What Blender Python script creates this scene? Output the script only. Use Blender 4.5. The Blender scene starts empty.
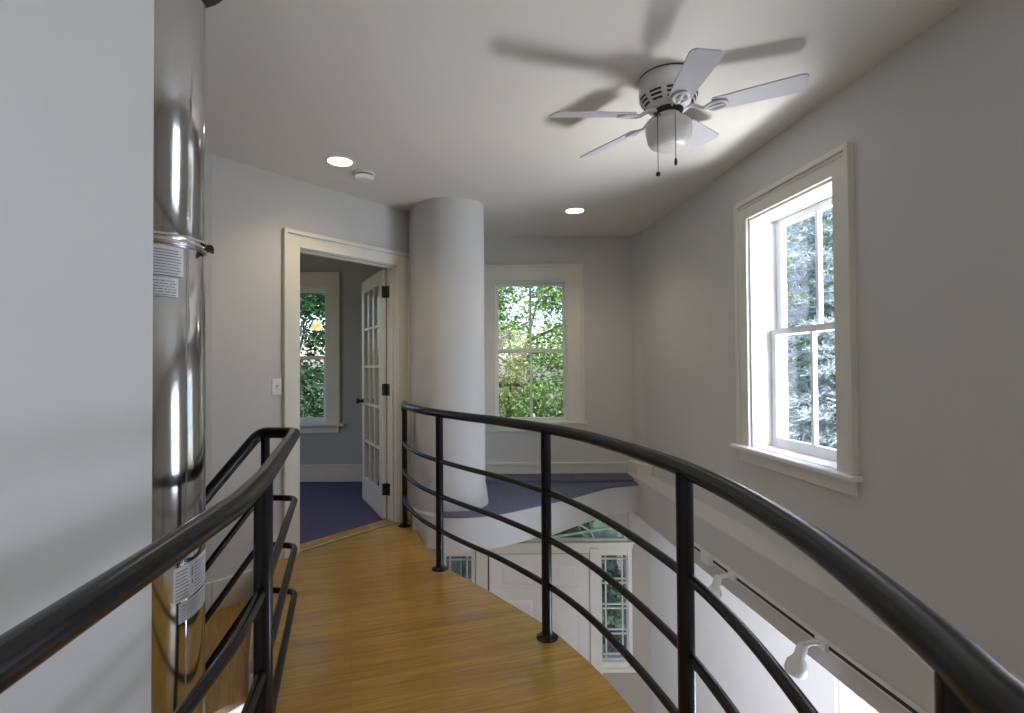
import bpy, bmesh, math, random
from mathutils import Vector, Matrix
random.seed(7)
SC = bpy.context.scene
COL = SC.collection
PI = math.pi
H = 1.30            # eye height above the bridge floor
CZ = 2.62           # ceiling
LZ = 0.17           # landing level
SZ = -0.10          # underside of the landing
LOW = -2.72         # lower floor

# ------------------------------------------------------------------ materials
def mat(name, col, rough=0.6, metal=0.0, spec=0.5, bump=0.0, bscale=60.0, var=0.0, vscale=3.0, coat=0.0, emit=None, estr=0.0):
    m = bpy.data.materials.new(name); m.use_nodes = True
    nt = m.node_tree; b = nt.nodes['Principled BSDF']
    b.inputs['Base Color'].default_value = (*col, 1)
    b.inputs['Roughness'].default_value = rough
    b.inputs['Metallic'].default_value = metal
    b.inputs['Specular IOR Level'].default_value = spec
    b.inputs['Coat Weight'].default_value = coat
    tc = nt.nodes.new('ShaderNodeTexCoord')
    if var > 0:
        n = nt.nodes.new('ShaderNodeTexNoise'); n.inputs['Scale'].default_value = vscale; n.inputs['Detail'].default_value = 4
        r = nt.nodes.new('ShaderNodeValToRGB')
        r.color_ramp.elements[0].position = .3; r.color_ramp.elements[1].position = .7
        r.color_ramp.elements[0].color = (*[c*(1-var) for c in col], 1)
        r.color_ramp.elements[1].color = (*[min(1, c*(1+var)) for c in col], 1)
        nt.links.new(tc.outputs['Object'], n.inputs['Vector']); nt.links.new(n.outputs['Fac'], r.inputs['Fac'])
        nt.links.new(r.outputs['Color'], b.inputs['Base Color'])
    if bump > 0:
        n2 = nt.nodes.new('ShaderNodeTexNoise'); n2.inputs['Scale'].default_value = bscale; n2.inputs['Detail'].default_value = 3
        bp = nt.nodes.new('ShaderNodeBump'); bp.inputs['Strength'].default_value = bump; bp.inputs['Distance'].default_value = .01
        nt.links.new(tc.outputs['Object'], n2.inputs['Vector']); nt.links.new(n2.outputs['Fac'], bp.inputs['Height'])
        nt.links.new(bp.outputs['Normal'], b.inputs['Normal'])
    if emit:
        b.inputs['Emission Color'].default_value = (*emit, 1); b.inputs['Emission Strength'].default_value = estr
    return m

def wood_mat(name, ang, light, dark, pw=0.083, pl=3.1, rough=.28):
    m = bpy.data.materials.new(name); m.use_nodes = True
    nt = m.node_tree; L = nt.links; b = nt.nodes['Principled BSDF']
    tc = nt.nodes.new('ShaderNodeTexCoord')
    mp = nt.nodes.new('ShaderNodeMapping'); mp.inputs['Rotation'].default_value = (0, 0, ang)
    L.new(tc.outputs['Object'], mp.inputs['Vector'])
    br = nt.nodes.new('ShaderNodeTexBrick')
    br.inputs['Scale'].default_value = 1; br.inputs['Brick Width'].default_value = pl; br.inputs['Row Height'].default_value = pw
    br.inputs['Mortar Size'].default_value = .0009; br.inputs['Mortar Smooth'].default_value = .2
    br.inputs['Color1'].default_value = (.25, .25, .25, 1); br.inputs['Color2'].default_value = (.85, .85, .85, 1); br.inputs['Mortar'].default_value = (.5, .5, .5, 1)
    br.offset = .37; br.offset_frequency = 2
    L.new(mp.outputs['Vector'], br.inputs['Vector'])
    mp2 = nt.nodes.new('ShaderNodeMapping'); mp2.inputs['Scale'].default_value = (2.2, 40, 8)
    L.new(mp.outputs['Vector'], mp2.inputs['Vector'])
    no = nt.nodes.new('ShaderNodeTexNoise'); no.inputs['Scale'].default_value = 1.3; no.inputs['Detail'].default_value = 8; no.inputs['Roughness'].default_value = .62; no.inputs['Distortion'].default_value = .9
    L.new(mp2.outputs['Vector'], no.inputs['Vector'])
    wv = nt.nodes.new('ShaderNodeTexNoise'); wv.inputs['Scale'].default_value = .9; wv.inputs['Detail'].default_value = 2
    L.new(mp.outputs['Vector'], wv.inputs['Vector'])
    a1 = nt.nodes.new('ShaderNodeMath'); a1.operation = 'MULTIPLY_ADD'; a1.inputs[1].default_value = .22
    L.new(br.outputs['Color'], a1.inputs[0]); L.new(no.outputs['Fac'], a1.inputs[2])
    a2 = nt.nodes.new('ShaderNodeMath'); a2.operation = 'MULTIPLY_ADD'; a2.inputs[1].default_value = .35
    L.new(wv.outputs['Fac'], a2.inputs[0]); L.new(a1.outputs[0], a2.inputs[2])
    rp = nt.nodes.new('ShaderNodeValToRGB')
    rp.color_ramp.elements[0].position = .50; rp.color_ramp.elements[0].color = (*dark, 1)
    rp.color_ramp.elements[1].position = .98; rp.color_ramp.elements[1].color = (*light, 1)
    L.new(a2.outputs[0], rp.inputs['Fac'])
    mx = nt.nodes.new('ShaderNodeMixRGB'); mx.blend_type = 'MIX'; mx.inputs['Color2'].default_value = (*[c*.45 for c in dark], 1)
    ml = nt.nodes.new('ShaderNodeMath'); ml.operation = 'MULTIPLY'; ml.inputs[1].default_value = .6
    L.new(br.outputs['Fac'], ml.inputs[0]); L.new(ml.outputs[0], mx.inputs['Fac'])
    L.new(rp.outputs['Color'], mx.inputs['Color1']); L.new(mx.outputs['Color'], b.inputs['Base Color'])
    b.inputs['Roughness'].default_value = rough
    b.inputs['Coat Weight'].default_value = .25; b.inputs['Coat Roughness'].default_value = .15
    return m

def glass_mat(name, refl=.07, tint=(1, 1, 1)):
    m = bpy.data.materials.new(name); m.use_nodes = True
    nt = m.node_tree; nt.nodes.clear(); L = nt.links
    o = nt.nodes.new('ShaderNodeOutputMaterial'); mix = nt.nodes.new('ShaderNodeMixShader')
    t = nt.nodes.new('ShaderNodeBsdfTransparent'); t.inputs['Color'].default_value = (*tint, 1)
    g = nt.nodes.new('ShaderNodeBsdfGlossy'); g.inputs['Roughness'].default_value = .01
    fr = nt.nodes.new('ShaderNodeLayerWeight'); fr.inputs['Blend'].default_value = .12
    mm = nt.nodes.new('ShaderNodeMath'); mm.operation = 'MULTIPLY_ADD'; mm.inputs[1].default_value = .5; mm.inputs[2].default_value = refl
    L.new(fr.outputs['Facing'], mm.inputs[0]); 
    pw = nt.nodes.new('ShaderNodeMath'); pw.operation = 'MINIMUM'; pw.inputs[1].default_value = .35
    L.new(mm.outputs[0], pw.inputs[0]); L.new(pw.outputs[0], mix.inputs['Fac'])
    mm.inputs[1].default_value = .12
    L.new(t.outputs[0], mix.inputs[1]); L.new(g.outputs[0], mix.inputs[2]); L.new(mix.outputs[0], o.inputs['Surface'])
    return m

def leaf_mat(name, col, var=.5, trans=.35):
    m = bpy.data.materials.new(name); m.use_nodes = True
    nt = m.node_tree; L = nt.links; nt.nodes.clear()
    o = nt.nodes.new('ShaderNodeOutputMaterial')
    d = nt.nodes.new('ShaderNodeBsdfDiffuse'); t = nt.nodes.new('ShaderNodeBsdfTranslucent'); mix = nt.nodes.new('ShaderNodeMixShader')
    mix.inputs['Fac'].default_value = trans
    tc = nt.nodes.new('ShaderNodeTexCoord'); n = nt.nodes.new('ShaderNodeTexNoise'); n.inputs['Scale'].default_value = 5.5; n.inputs['Detail'].default_value = 3
    r = nt.nodes.new('ShaderNodeValToRGB'); r.color_ramp.elements[0].position = .35; r.color_ramp.elements[1].position = .65
    r.color_ramp.elements[0].color = (*[c*(1-var) for c in col], 1); r.color_ramp.elements[1].color = (*[min(1, c*(1+var)) for c in col], 1)
    L.new(tc.outputs['Object'], n.inputs['Vector']); L.new(n.outputs['Fac'], r.inputs['Fac'])
    L.new(r.outputs['Color'], d.inputs['Color']); L.new(r.outputs['Color'], t.inputs['Color'])
    L.new(d.outputs[0], mix.inputs[1]); L.new(t.outputs[0], mix.inputs[2]); L.new(mix.outputs[0], o.inputs['Surface'])
    return m

M = {}
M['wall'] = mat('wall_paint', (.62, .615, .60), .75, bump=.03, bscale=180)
M['taupe'] = mat('taupe_entry_paint', (.40, .37, .32), .75, bump=.03, bscale=180)
M['ceil'] = mat('ceiling_paint', (.71, .69, .64), .8, bump=.03, bscale=160)
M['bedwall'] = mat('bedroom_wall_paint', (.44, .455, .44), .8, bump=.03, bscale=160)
M['trim'] = mat('trim_paint', (.76, .745, .68), .4, var=.03, vscale=6)
M['white'] = mat('white_sash_paint', (.84, .845, .85), .4, var=.02, vscale=8)
M['black'] = mat('black_rail_paint', (.0055, .005, .007), .26, spec=.40, bump=.02, bscale=60, var=.2, vscale=14)
M['chrome'] = mat('polished_stainless_steel', (.60, .595, .60), .13, metal=1.0, bump=.02, bscale=4, var=.04, vscale=5)
M['chrome2'] = mat('band_stainless_steel', (.72, .72, .73), .2, metal=1.0, var=.06, vscale=40)
M['darkmetal'] = mat('dark_bronze_metal', (.05, .042, .035), .4, metal=.8, var=.2, vscale=30)
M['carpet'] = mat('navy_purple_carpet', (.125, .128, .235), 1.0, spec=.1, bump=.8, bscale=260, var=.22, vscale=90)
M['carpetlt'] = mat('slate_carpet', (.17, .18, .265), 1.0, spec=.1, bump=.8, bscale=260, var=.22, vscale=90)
M['oak'] = wood_mat('honey_oak_boards', math.radians(-17), (.62, .355, .062), (.28, .145, .024))
M['oak2'] = wood_mat('honey_oak_tread', math.radians(62), (.60, .35, .065), (.28, .145, .026), pw=.3)
M['tile'] = mat('entry_floor_stone', (.42, .40, .38), .5, var=.12, vscale=5)
M['fan'] = mat('fan_white_enamel', (.74, .73, .75), .35, var=.02, vscale=10)
M['blade'] = mat('fan_blade_white', (.52, .515, .555), .45, var=.03, vscale=10)
M['globe'] = mat('frosted_glass_globe', (.72, .71, .70), .3, var=.06, vscale=14)
M['plastic'] = mat('white_plastic', (.80, .80, .78), .4, var=.02, vscale=20)
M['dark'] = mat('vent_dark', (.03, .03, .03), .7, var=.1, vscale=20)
M['label'] = mat('sticker_paper', (.66, .66, .68), .5, var=.06, vscale=60)
M['ink'] = mat('sticker_ink', (.27, .27, .29), .6, var=.1, vscale=80)
M['lens'] = mat('lamp_lens', (1, 1, 1), .4, emit=(1, .93, .80), estr=14, var=.01)
M['bulbwarm'] = mat('warm_lamp_shade', (.9, .7, .4), .5, emit=(1, .62, .22), estr=9, var=.02)
M['glass'] = glass_mat('window_glass')
M['sideglass'] = glass_mat('sidelight_glass', .10, (.75, .80, .88))
M['bark'] = mat('tree_bark', (.10, .075, .055), .9, bump=.6, bscale=20, var=.3, vscale=9)
M['leafA'] = leaf_mat('maple_leaves', (.19, .32, .10), .6)
M['leafB'] = leaf_mat('dark_leaves', (.045, .11, .055), .5)
M['leafC'] = leaf_mat('spruce_needles', (.50, .58, .62), .3, .25)
M['leafD'] = leaf_mat('shrub_leaves', (.05, .10, .07), .5)
M['grass'] = mat('lawn', (.05, .085, .035), .95, var=.4, vscale=8, bump=.5, bscale=60)

# ------------------------------------------------------------------ geometry helpers
class MB:
    def __init__(s): s.v = []; s.f = []; s.sm = []
    def add(s, vs, fs, smooth=False):
        o = len(s.v); s.v += [tuple(v) for v in vs]
        for f in fs: s.f.append(tuple(i+o for i in f)); s.sm.append(smooth)
        return s
    def box(s, F, a0, a1, b0, b1, c0, c1):
        """box in the frame F(a, b, c) -> world"""
        vs = [F(a, b, c) for c in (c0, c1) for b in (b0, b1) for a in (a0, a1)]
        return s.add(vs, [(0, 2, 3, 1), (4, 5, 7, 6), (0, 1, 5, 4), (2, 6, 7, 3), (0, 4, 6, 2), (1, 3, 7, 5)])
    def prism(s, pts, z0, z1, smooth=False):
        n = len(pts)
        vs = [(x, y, z0) for x, y in pts] + [(x, y, z1) for x, y in pts]
        s.add(vs, [tuple(range(n-1, -1, -1)), tuple(range(n, 2*n))])
        o = len(s.v) - 2*n
        for i in range(n):
            j = (i+1) % n
            s.f.append((o+i, o+j, o+n+j, o+n+i)); s.sm.append(smooth)
        return s
    def lathe(s, c, prof, n=32, a0=0.0, a1=2*PI, axis=None):
        """profile [(r, z)] about the axis through c"""
        full = abs(a1-a0-2*PI) < 1e-6
        m = n if full else n+1
        R = Matrix.Identity(3) if axis is None else Vector((0, 0, 1)).rotation_difference(Vector(axis)).to_matrix()
        vs = []
        for r, z in prof:
            for i in range(m):
                a = a0 + (a1-a0)*i/n
                vs.append(Vector(c) + R @ Vector((r*math.cos(a), r*math.sin(a), z)))
        fs = []
        for k in range(len(prof)-1):
            for i in range(n):
                j = (i+1) % m
                fs.append((k*m+i, k*m+j, (k+1)*m+j, (k+1)*m+i))
        return s.add(vs, fs, True)
    def tube(s, pts, r, n=14, cap=True, flat=1.0):
        pts = [Vector(p) for p in pts]
        vs = []; up = None
        for i, p in enumerate(pts):
            t = (pts[min(i+1, len(pts)-1)] - pts[max(i-1, 0)]).normalized()
            if up is None:
                up = Vector((0, 0, 1)) if abs(t.z) < .9 else Vector((1, 0, 0))
            x = t.cross(up).normalized(); y = x.cross(t).normalized(); up = y
            rr = r[i] if isinstance(r, (list, tuple)) else r
            for k in range(n):
                a = 2*PI*k/n
                vs.append(p + x*(rr*math.cos(a)) + y*(rr*flat*math.sin(a)))
        fs = []
        for i in range(len(pts)-1):
            for k in range(n):
                l = (k+1) % n
                fs.append((i*n+k, i*n+l, (i+1)*n+l, (i+1)*n+k))
        s.add(vs, fs, True)
        if cap:
            o = len(s.v)-len(vs)
            s.f.append(tuple(o+k for k in range(n-1, -1, -1))); s.sm.append(False)
            s.f.append(tuple(o+(len(pts)-1)*n+k for k in range(n))); s.sm.append(False)
        return s
    def build(s, name, m, parent=None, bevel=0.0, origin=None, seg=2):
        org = Vector((0, 0, 0))
        if parent is not None:
            org = wloc(parent)
        elif origin is not None:
            org = Vector(origin)
        me = bpy.data.meshes.new(name)
        me.from_pydata([tuple(Vector(v)-org) for v in s.v], [], s.f)
        bm = bmesh.new(); bm.from_mesh(me)
        bmesh.ops.remove_doubles(bm, verts=bm.verts, dist=1e-5)
        bmesh.ops.recalc_face_normals(bm, faces=bm.faces); bm.to_mesh(me); bm.free()
        if any(s.sm) and len(me.polygons) == len(s.sm):
            me.polygons.foreach_set('use_smooth', s.sm)
            if not all(s.sm):
                try: me.set_sharp_from_angle(angle=math.radians(40))
                except Exception: pass
            else:
                try: me.set_sharp_from_angle(angle=math.radians(50))
                except Exception: pass
        me.materials.append(m)
        ob = bpy.data.objects.new(name, me); COL.objects.link(ob)
        if parent is not None: ob.parent = parent
        else: ob.location = org
        if bevel > 0:
            md = ob.modifiers.new('bevel', 'BEVEL'); md.width = bevel; md.segments = seg; md.limit_method = 'ANGLE'; md.angle_limit = math.radians(40)
        return ob

def wloc(o):
    v = Vector((0, 0, 0))
    while o is not None:
        v += o.location; o = o.parent
    return v
def thing(name, label, cat, loc, group=None):
    o = bpy.data.objects.new(name, None); COL.objects.link(o); o.location = loc; o.empty_display_size = .1
    o['label'] = label; o['category'] = cat
    if group: o['group'] = group
    return o
def tag(o, label, cat, group=None):
    o['label'] = label; o['category'] = cat
    if group: o['group'] = group
    return o
def struct(o, label=None, cat=None):
    o['kind'] = 'structure'
    if label: o['label'] = label
    if cat: o['category'] = cat
    return o
def W(x, y, z): return Vector((x, y, z))
def fillet(pts, r, n=6):
    pts = [Vector(p) for p in pts]; out = [pts[0]]
    for i in range(1, len(pts)-1):
        a, b, c = pts[i-1], pts[i], pts[i+1]
        d1 = (a-b); d2 = (c-b); rr = min(r, d1.length*.49, d2.length*.49)
        p, q = b+d1.normalized()*rr, b+d2.normalized()*rr
        for k in range(n+1):
            t = k/n; out.append(p*(1-t)**2 + b*2*t*(1-t) + q*t*t)
    out.append(pts[-1]); return out
def spline(pts, n=8):
    """Catmull-Rom through pts"""
    P = [Vector(p) for p in pts]; P = [P[0]*2-P[1]] + P + [P[-1]*2-P[-2]]
    out = []
    for i in range(1, len(P)-2):
        for k in range(n):
            t = k/n; a, b, c, d = P[i-1], P[i], P[i+1], P[i+2]
            out.append(.5*((2*b) + (c-a)*t + (2*a-5*b+4*c-d)*t*t + (3*b-a-3*c+d)*t**3))
    out.append(P[-2]); return out

# frames -----------------------------------------------------------
RN = Vector((.9937, .112)); RU = Vector((-.112, .9937)); ROFF = 1.876
def RF(s, o, z):                                   # right wall: s along, o outward
    p = RU*s + RN*(ROFF+o); return Vector((p.x, p.y, z))
DP = Vector((-1.485, 3.741)); DU = Vector((.612, .791)); DN = Vector((.791, -.612))
def DF(s, o, z):                                   # doorway wall: o > 0 towards the bridge
    p = DP + DU*s + DN*o; return Vector((p.x, p.y, z))
BY = 5.42
def BF(x, o, z): return Vector((x, BY+o, z))       # back wall: o outward
BDY = 6.0
def BDF(x, o, z): return Vector((x, BDY+o, z))     # bedroom back wall

def wall_hole(mb, F, a0, a1, o0, o1, z0, z1, holes):
    """wall slab with rectangular holes [(h0,h1,k0,k1)] sorted along a"""
    a = a0
    for h0, h1, k0, k1 in holes:
        mb.box(F, a, h0, o0, o1, z0, z1)
        if k0 > z0: mb.box(F, h0, h1, o0, o1, z0, k0)
        if k1 < z1: mb.box(F, h0, h1, o0, o1, k1, z1)
        a = h1
    mb.box(F, a, a1, o0, o1, z0, z1)
    return mb

# ------------------------------------------------------------------ setting: shell
# floor of the bridge
edge = [(-.85, 4.49), (-.76, 4.2), (-.664, 3.90), (-.549, 3.645), (-.407, 3.4), (-.154, 3.09), (-.031, 2.925), (.142, 2.693), (.235, 2.53), (.359, 2.267), (.448, 2.0), (.54, 1.6), (.585, 1.2), (.585, .8), (.55, .3), (.50, -.5), (.50, -2.6)]
edge = [(v.x, v.y) for v in spline([(x, y, 0) for x, y in edge], 4)]
left = [(-.72, -2.6), (-.66, .3), (-.66, .62), (-.75, 1.25), (-.82, 1.55), (-.98, 2.05), (-1.185, 2.415), (-1.67, 3.49)]
pd = DF(-.04, -.05, 0); pe = DF(.875, -.05, 0)
struct(MB().prism(edge + left + [(pd.x, pd.y), (pe.x, pe.y)], -.24, 0).build('floor', M['oak']))

# stairs going down to the left behind the flue
stD = Vector((-.51, -.86)); stW = Vector((-.86, .51)); stO = Vector((-1.207, 2.465))
tr = MB(); ri = MB()
def stp(t, w): p = stO + stD*t + stW*w; return (p.x, p.y)
tr.prism([(-1.203, 2.468), (-1.672, 3.49), (-1.93, 3.28), (-2.3, 2.98), stp(.25, 1.02), stp(.25, 0)], -.225, -.19)
for i in range(2, 14):
    tr.prism([stp((i-1)*.25-.03, 0), stp((i-1)*.25-.03, 1.02), stp(i*.25, 1.02), stp(i*.25, 0)], -.19*i-.035, -.19*i)
st = struct(tr.build('stairs', M['oak2']))
for i in range(1, 14):
    ri.prism([stp((i)*.25-.045, .01), stp((i)*.25-.045, 1.01), stp(i*.25-.03, 1.01), stp(i*.25-.03, .01)], -.19*(i+1), -.19*i-.035)
# stringer under the open side of the steps
v = []
for t, z in ((-.06, -.228), (3.3, -2.66), (3.3, -2.72), (2.9, -2.72), (-.06, -.60)):
    for w in (0.012, .045):
        p = stp(t, w); v.append((p[0], p[1], z))
strg = MB()
prev = None
for k in range(13):
    a, b = stp(k*.25 if k else -.05, .012), stp((k+1)*.25, .012); c, d = stp((k+1)*.25, .045), stp(k*.25 if k else -.05, .045)
    strg.prism([a, b, c, d], -.19*(k+1)-.45, -.19*(k+1)-.036)
strg.build('stringer', M['white'], st)
ri.build('riser', M['white'], st)
# white fascia along the left edge of the bridge
q = MB()
for a_, b_ in zip(left[2:6], left[3:7]):
    a_, b_ = Vector(a_), Vector(b_); nn = (b_-a_).normalized(); nn = Vector((-nn.y, nn.x))*.012
    q.prism([tuple(a_), tuple(b_), tuple(b_+nn), tuple(a_+nn)], -.24, -.022)
struct(q.build('trim_5', M['white']))
# riser between bridge and first tread
e0, e1 = Vector((-1.185, 2.415)), Vector((-1.67, 3.49)); ed = (e1-e0).normalized(); en = Vector((-ed.y, ed.x))
MB().prism([tuple(e0+en*.001), tuple(e1+en*.001), tuple(e1+en*.012), tuple(e0+en*.012)], -.19, -.028).build('riser', M['white'], st)

# landing slab (carpeted above, plaster fascia)
ledge_pts = spline([(-.66, 4.10, 0), (-.523, 4.035, 0), (-.38, 4.02, 0), (-.21, 4.06, 0), (-.038, 4.15, 0), (.235, 4.36, 0), (.475, 4.55, 0), (.70, 4.77, 0), (.92, 4.96, 0), (1.19, 5.06, 0)], 6)
lp = [(p.x, p.y) for p in ledge_pts]
struct(MB().prism(lp + [(1.175, BY), (-.62, BY), (-.82, 4.5), (-.80, 4.25)], SZ, LZ-.02).build('trim_1', M['wall']))
nose = [(p[0]+.0, p[1]-.008) for p in lp[5:]]
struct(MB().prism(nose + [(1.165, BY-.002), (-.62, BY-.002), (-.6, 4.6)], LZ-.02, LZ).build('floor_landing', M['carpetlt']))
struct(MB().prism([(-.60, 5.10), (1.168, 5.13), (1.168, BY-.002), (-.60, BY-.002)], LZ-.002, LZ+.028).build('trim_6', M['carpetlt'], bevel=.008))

# rounded end of the partition between doorway and landing
cx, cy, cr = -.46, 4.37, .235
pts = [(p.x, p.y) for p in spline([(-.862, 4.475, 0), (-.80, 4.33, 0), (-.70, 4.21, 0), (-.58, 4.14, 0), (-.45, 4.13, 0), (-.33, 4.175, 0), (-.253, 4.265, 0), (-.226, 4.37, 0), (-.25, 4.475, 0), (-.33, 4.565, 0), (-.46, 4.605, 0)], 6)]
pts += [(-.60, 4.66), (-.60, BY+.05), (-.90, BY+.05), (-.90, 4.62)]
o = struct(MB().prism(pts, SZ-.002, CZ, True).build('wall_partition', M['wall']))
# low cove skirting round that rounded end
bb = MB()
arcp = [(p.x, p.y) for p in spline([(-.50, 4.132, 0), (-.40, 4.145, 0), (-.33, 4.175, 0), (-.253, 4.265, 0), (-.226, 4.37, 0), (-.25, 4.475, 0), (-.33, 4.565, 0), (-.46, 4.605, 0)], 4)]
ctr = Vector((-.47, 4.37)); rows_ = []
for zf, of in ((.0, 1.0), (.03, .95), (.09, .6), (.14, .25), (.17, .0)):
    row = []
    for k, (x, y) in enumerate(arcp):
        d = (Vector((x, y))-ctr).normalized(); t_ = min(1, k/10); t_ = t_*t_*(3-2*t_)
        row.append((x+d.x*(.001+.022*of*t_), y+d.y*(.001+.022*of*t_), LZ+zf))
    rows_.append(row)
n_ = len(arcp)
bb.add([v for r in rows_ for v in r], [(a*n_+k, a*n_+k+1, (a+1)*n_+k+1, (a+1)*n_+k) for a in range(4) for k in range(n_-1)], True)
struct(bb.build('baseboard_partition', M['wall']))

# wall with the doorway
OD0, OD1, ODH = -.036, .872, 2.150
dw = MB()
wall_hole(dw, DF, -.60, 1.02, -.12, 0, -.24, CZ, [(OD0, OD1, 0.0, ODH)])
struct(dw.build('wall_door', M['wall']))
# its curved continuation to the left, past the flue
a = DF(-.60, 0, 0)
cl = spline([(a.x, a.y, 0), (-2.10, 3.05, 0), (-2.5, 2.78, 0), (-3.4, 2.3, 0)], 5)
lf = [(p.x, p.y) for p in cl]
struct(MB().prism(lf + [(x-.05, y+.11) for x, y in lf[::-1]], LOW, CZ).build('wall_far_left', M['wall']))

# back wall with window
struct(wall_hole(MB(), BF, -.95, 1.44, 0, .22, SZ, CZ, [(-.185, .575, .72, 2.172)]).build('wall_back', M['wall']))
# small chamfer at the corner
struct(MB().prism([(1.228, BY+.02), (1.236, BY-.05), (1.32, 5.17), (1.45, 5.17), (1.45, BY+.02)], LZ+.06, CZ).build('wall_corner', M['wall']))

# right wall
RS0, RS1, RZ0, RZ1 = 2.395, 3.165, .777, 2.217
R2 = (.52, 1.27, .777, 2.217)
struct(wall_hole(MB(), RF, -2.9, 5.72, 0, .25, .25, CZ, [R2, (RS0, RS1, RZ0, RZ1)]).build('wall_right', M['wall']))
# plaster beam with its sloping ledge below the right wall
q = MB()
vs = []
for s in (-2.9, 5.6):
    for o_, z in ((-.13, -.15), (-.13, .212), (.0, .252), (.16, .252), (.16, -.15)):
        vs.append(RF(s, o_, z))
q.add(vs, [(0, 1, 2, 3, 4), (9, 8, 7, 6, 5)] + [(i, (i+1) % 5, 5+(i+1) % 5, 5+i) for i in range(5)])
struct(q.build('trim_2', M['wall'], bevel=.006))
# lower right wall with a window opening
struct(wall_hole(MB(), RF, -2.9, 5.8, .11, .33, LOW, -.15, [(1.71, 2.45, -1.9, -.335)]).build('wall_lower_right', M['wall']))

# left wall beside the camera
wl = [(-.74, -2.6), (-.74, .3), (-.885, 1.305), (-1.12, 1.27), (-1.02, .3), (-1.02, -2.6)]
struct(MB().prism(wl, LOW, CZ).build('wall_left', M['wall']))
# rest of the shell
struct(wall_hole(MB(), lambda a, b, c: Vector((a, b, c)), -3.6, 2.5, -2.85, -2.6, LOW, CZ, [(-.55, .45, .5, 2.3), (.62, 1.62, -1.95, -.45)]).build('wall_rear', M['wall']))
struct(wall_hole(MB(), lambda a, b, c: Vector((b, a, c)), -2.8, 6.25, -3.6, -3.4, LOW, CZ, [(3.6, 5.0, .5, 2.1)]).build('wall_outer_left', M['wall']))
struct(MB().box(W, -3.7, 2.6, -2.9, 6.4, CZ, CZ+.2).build('ceiling', M['ceil']))
struct(MB().box(W, -3.7, 2.6, -2.9, BY+.25, LOW-.15, LOW).build('floor_lower', M['tile']))
struct(MB().box(W, -3.4, -.95, 2.0, 6.0, -2.0, -1.9).build('floor_under_bedroom', M['tile']))

# bedroom
bl = DF(-.012, -.12, 0)
bedroom = [(-3.4, 2.42), (-2.55, 2.9), (-2.05, 3.25), (DF(-.6, -.12, 0).x, DF(-.6, -.12, 0).y), (DF(-.02, -.05, 0).x, DF(-.02, -.05, 0).y), (DF(.87, -.05, 0).x, DF(.87, -.05, 0).y), (-.95, BDY), (-3.4, BDY)]
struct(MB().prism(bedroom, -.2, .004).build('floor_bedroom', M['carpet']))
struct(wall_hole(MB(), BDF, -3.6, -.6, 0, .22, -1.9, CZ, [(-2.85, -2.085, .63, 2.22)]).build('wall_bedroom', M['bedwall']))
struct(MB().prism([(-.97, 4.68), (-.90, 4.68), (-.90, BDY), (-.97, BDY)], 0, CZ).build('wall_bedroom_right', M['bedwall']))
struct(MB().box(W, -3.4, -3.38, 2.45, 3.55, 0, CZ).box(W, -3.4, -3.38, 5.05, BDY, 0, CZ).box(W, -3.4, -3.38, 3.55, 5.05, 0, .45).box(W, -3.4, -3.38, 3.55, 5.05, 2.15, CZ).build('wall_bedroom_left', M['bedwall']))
q = MB().box(BDF, -3.4, -.98, -.018, 0, .004, .17).box(BDF, -3.4, -.98, -.026, 0, .17, .195)
struct(q.build('baseboard_bedroom', M['trim'], bevel=.004))
# oak threshold strip in the doorway
struct(MB().box(DF, -.035, .87, -.13, -.035, 0, .012).build('trim_3', M['oak2'], bevel=.004))
struct(MB().box(DF, -.035, .87, -.034, -.014, 0, .006).build('trim_4', mat('pale_oak_strip', (.62, .50, .34), .35, var=.08, vscale=20)))

# baseboards: doorway wall either side of the casing
q = MB().box(DF, -.345, -.135, 0, .016, 0, .15).box(DF, -.345, -.135, 0, .024, .15, .165)
q.box(DF, -.60, -.35, 0, .016, -.19, -.03).box(DF, -.60, -.35, 0, .022, -.03, -.012)
for (x0_, y0_), (x1_, y1_) in zip(lf[:8], lf[1:9]):
    d_ = Vector((x1_-x0_, y1_-y0_)).normalized(); n_ = Vector((-d_.y, d_.x))
    for t_, z0_, z1_ in ((.016, -.19, -.03), (.022, -.03, -.012)): q.prism([(x0_, y0_), (x1_, y1_), (x1_+n_.x*t_, y1_+n_.y*t_), (x0_+n_.x*t_, y0_+n_.y*t_)], z0_, z1_)
struct(q.build('baseboard_door', M['trim'], bevel=.003))
q = MB().box(BF, -.60, 1.226, -.018, 0, LZ, LZ+.112).box(BF, -.60, 1.228, -.028, 0, LZ+.112, LZ+.14)
struct(q.build('baseboard_back', M['trim'], bevel=.004))
# baseboard return at the corner, coming forward along the ledge
q = MB()
c0, c1, c2 = Vector((1.20, BY-.03)), Vector((1.255, 5.20)), Vector((1.35, 5.02))
for a_, b_ in ((c0, c1), (c1, c2)):
    d = (b_-a_).normalized(); nn = Vector((d.y, -d.x))
    q.prism([tuple(a_), tuple(b_), tuple(b_+nn*.05), tuple(a_+nn*.05)], LZ+.04, LZ+.14)
    q.prism([tuple(a_-nn*.012), tuple(b_-nn*.012), tuple(b_+nn*.05), tuple(a_+nn*.05)], LZ+.14, LZ+.165)
struct(q.build('baseboard_corner', M['trim'], bevel=.004))

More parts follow.
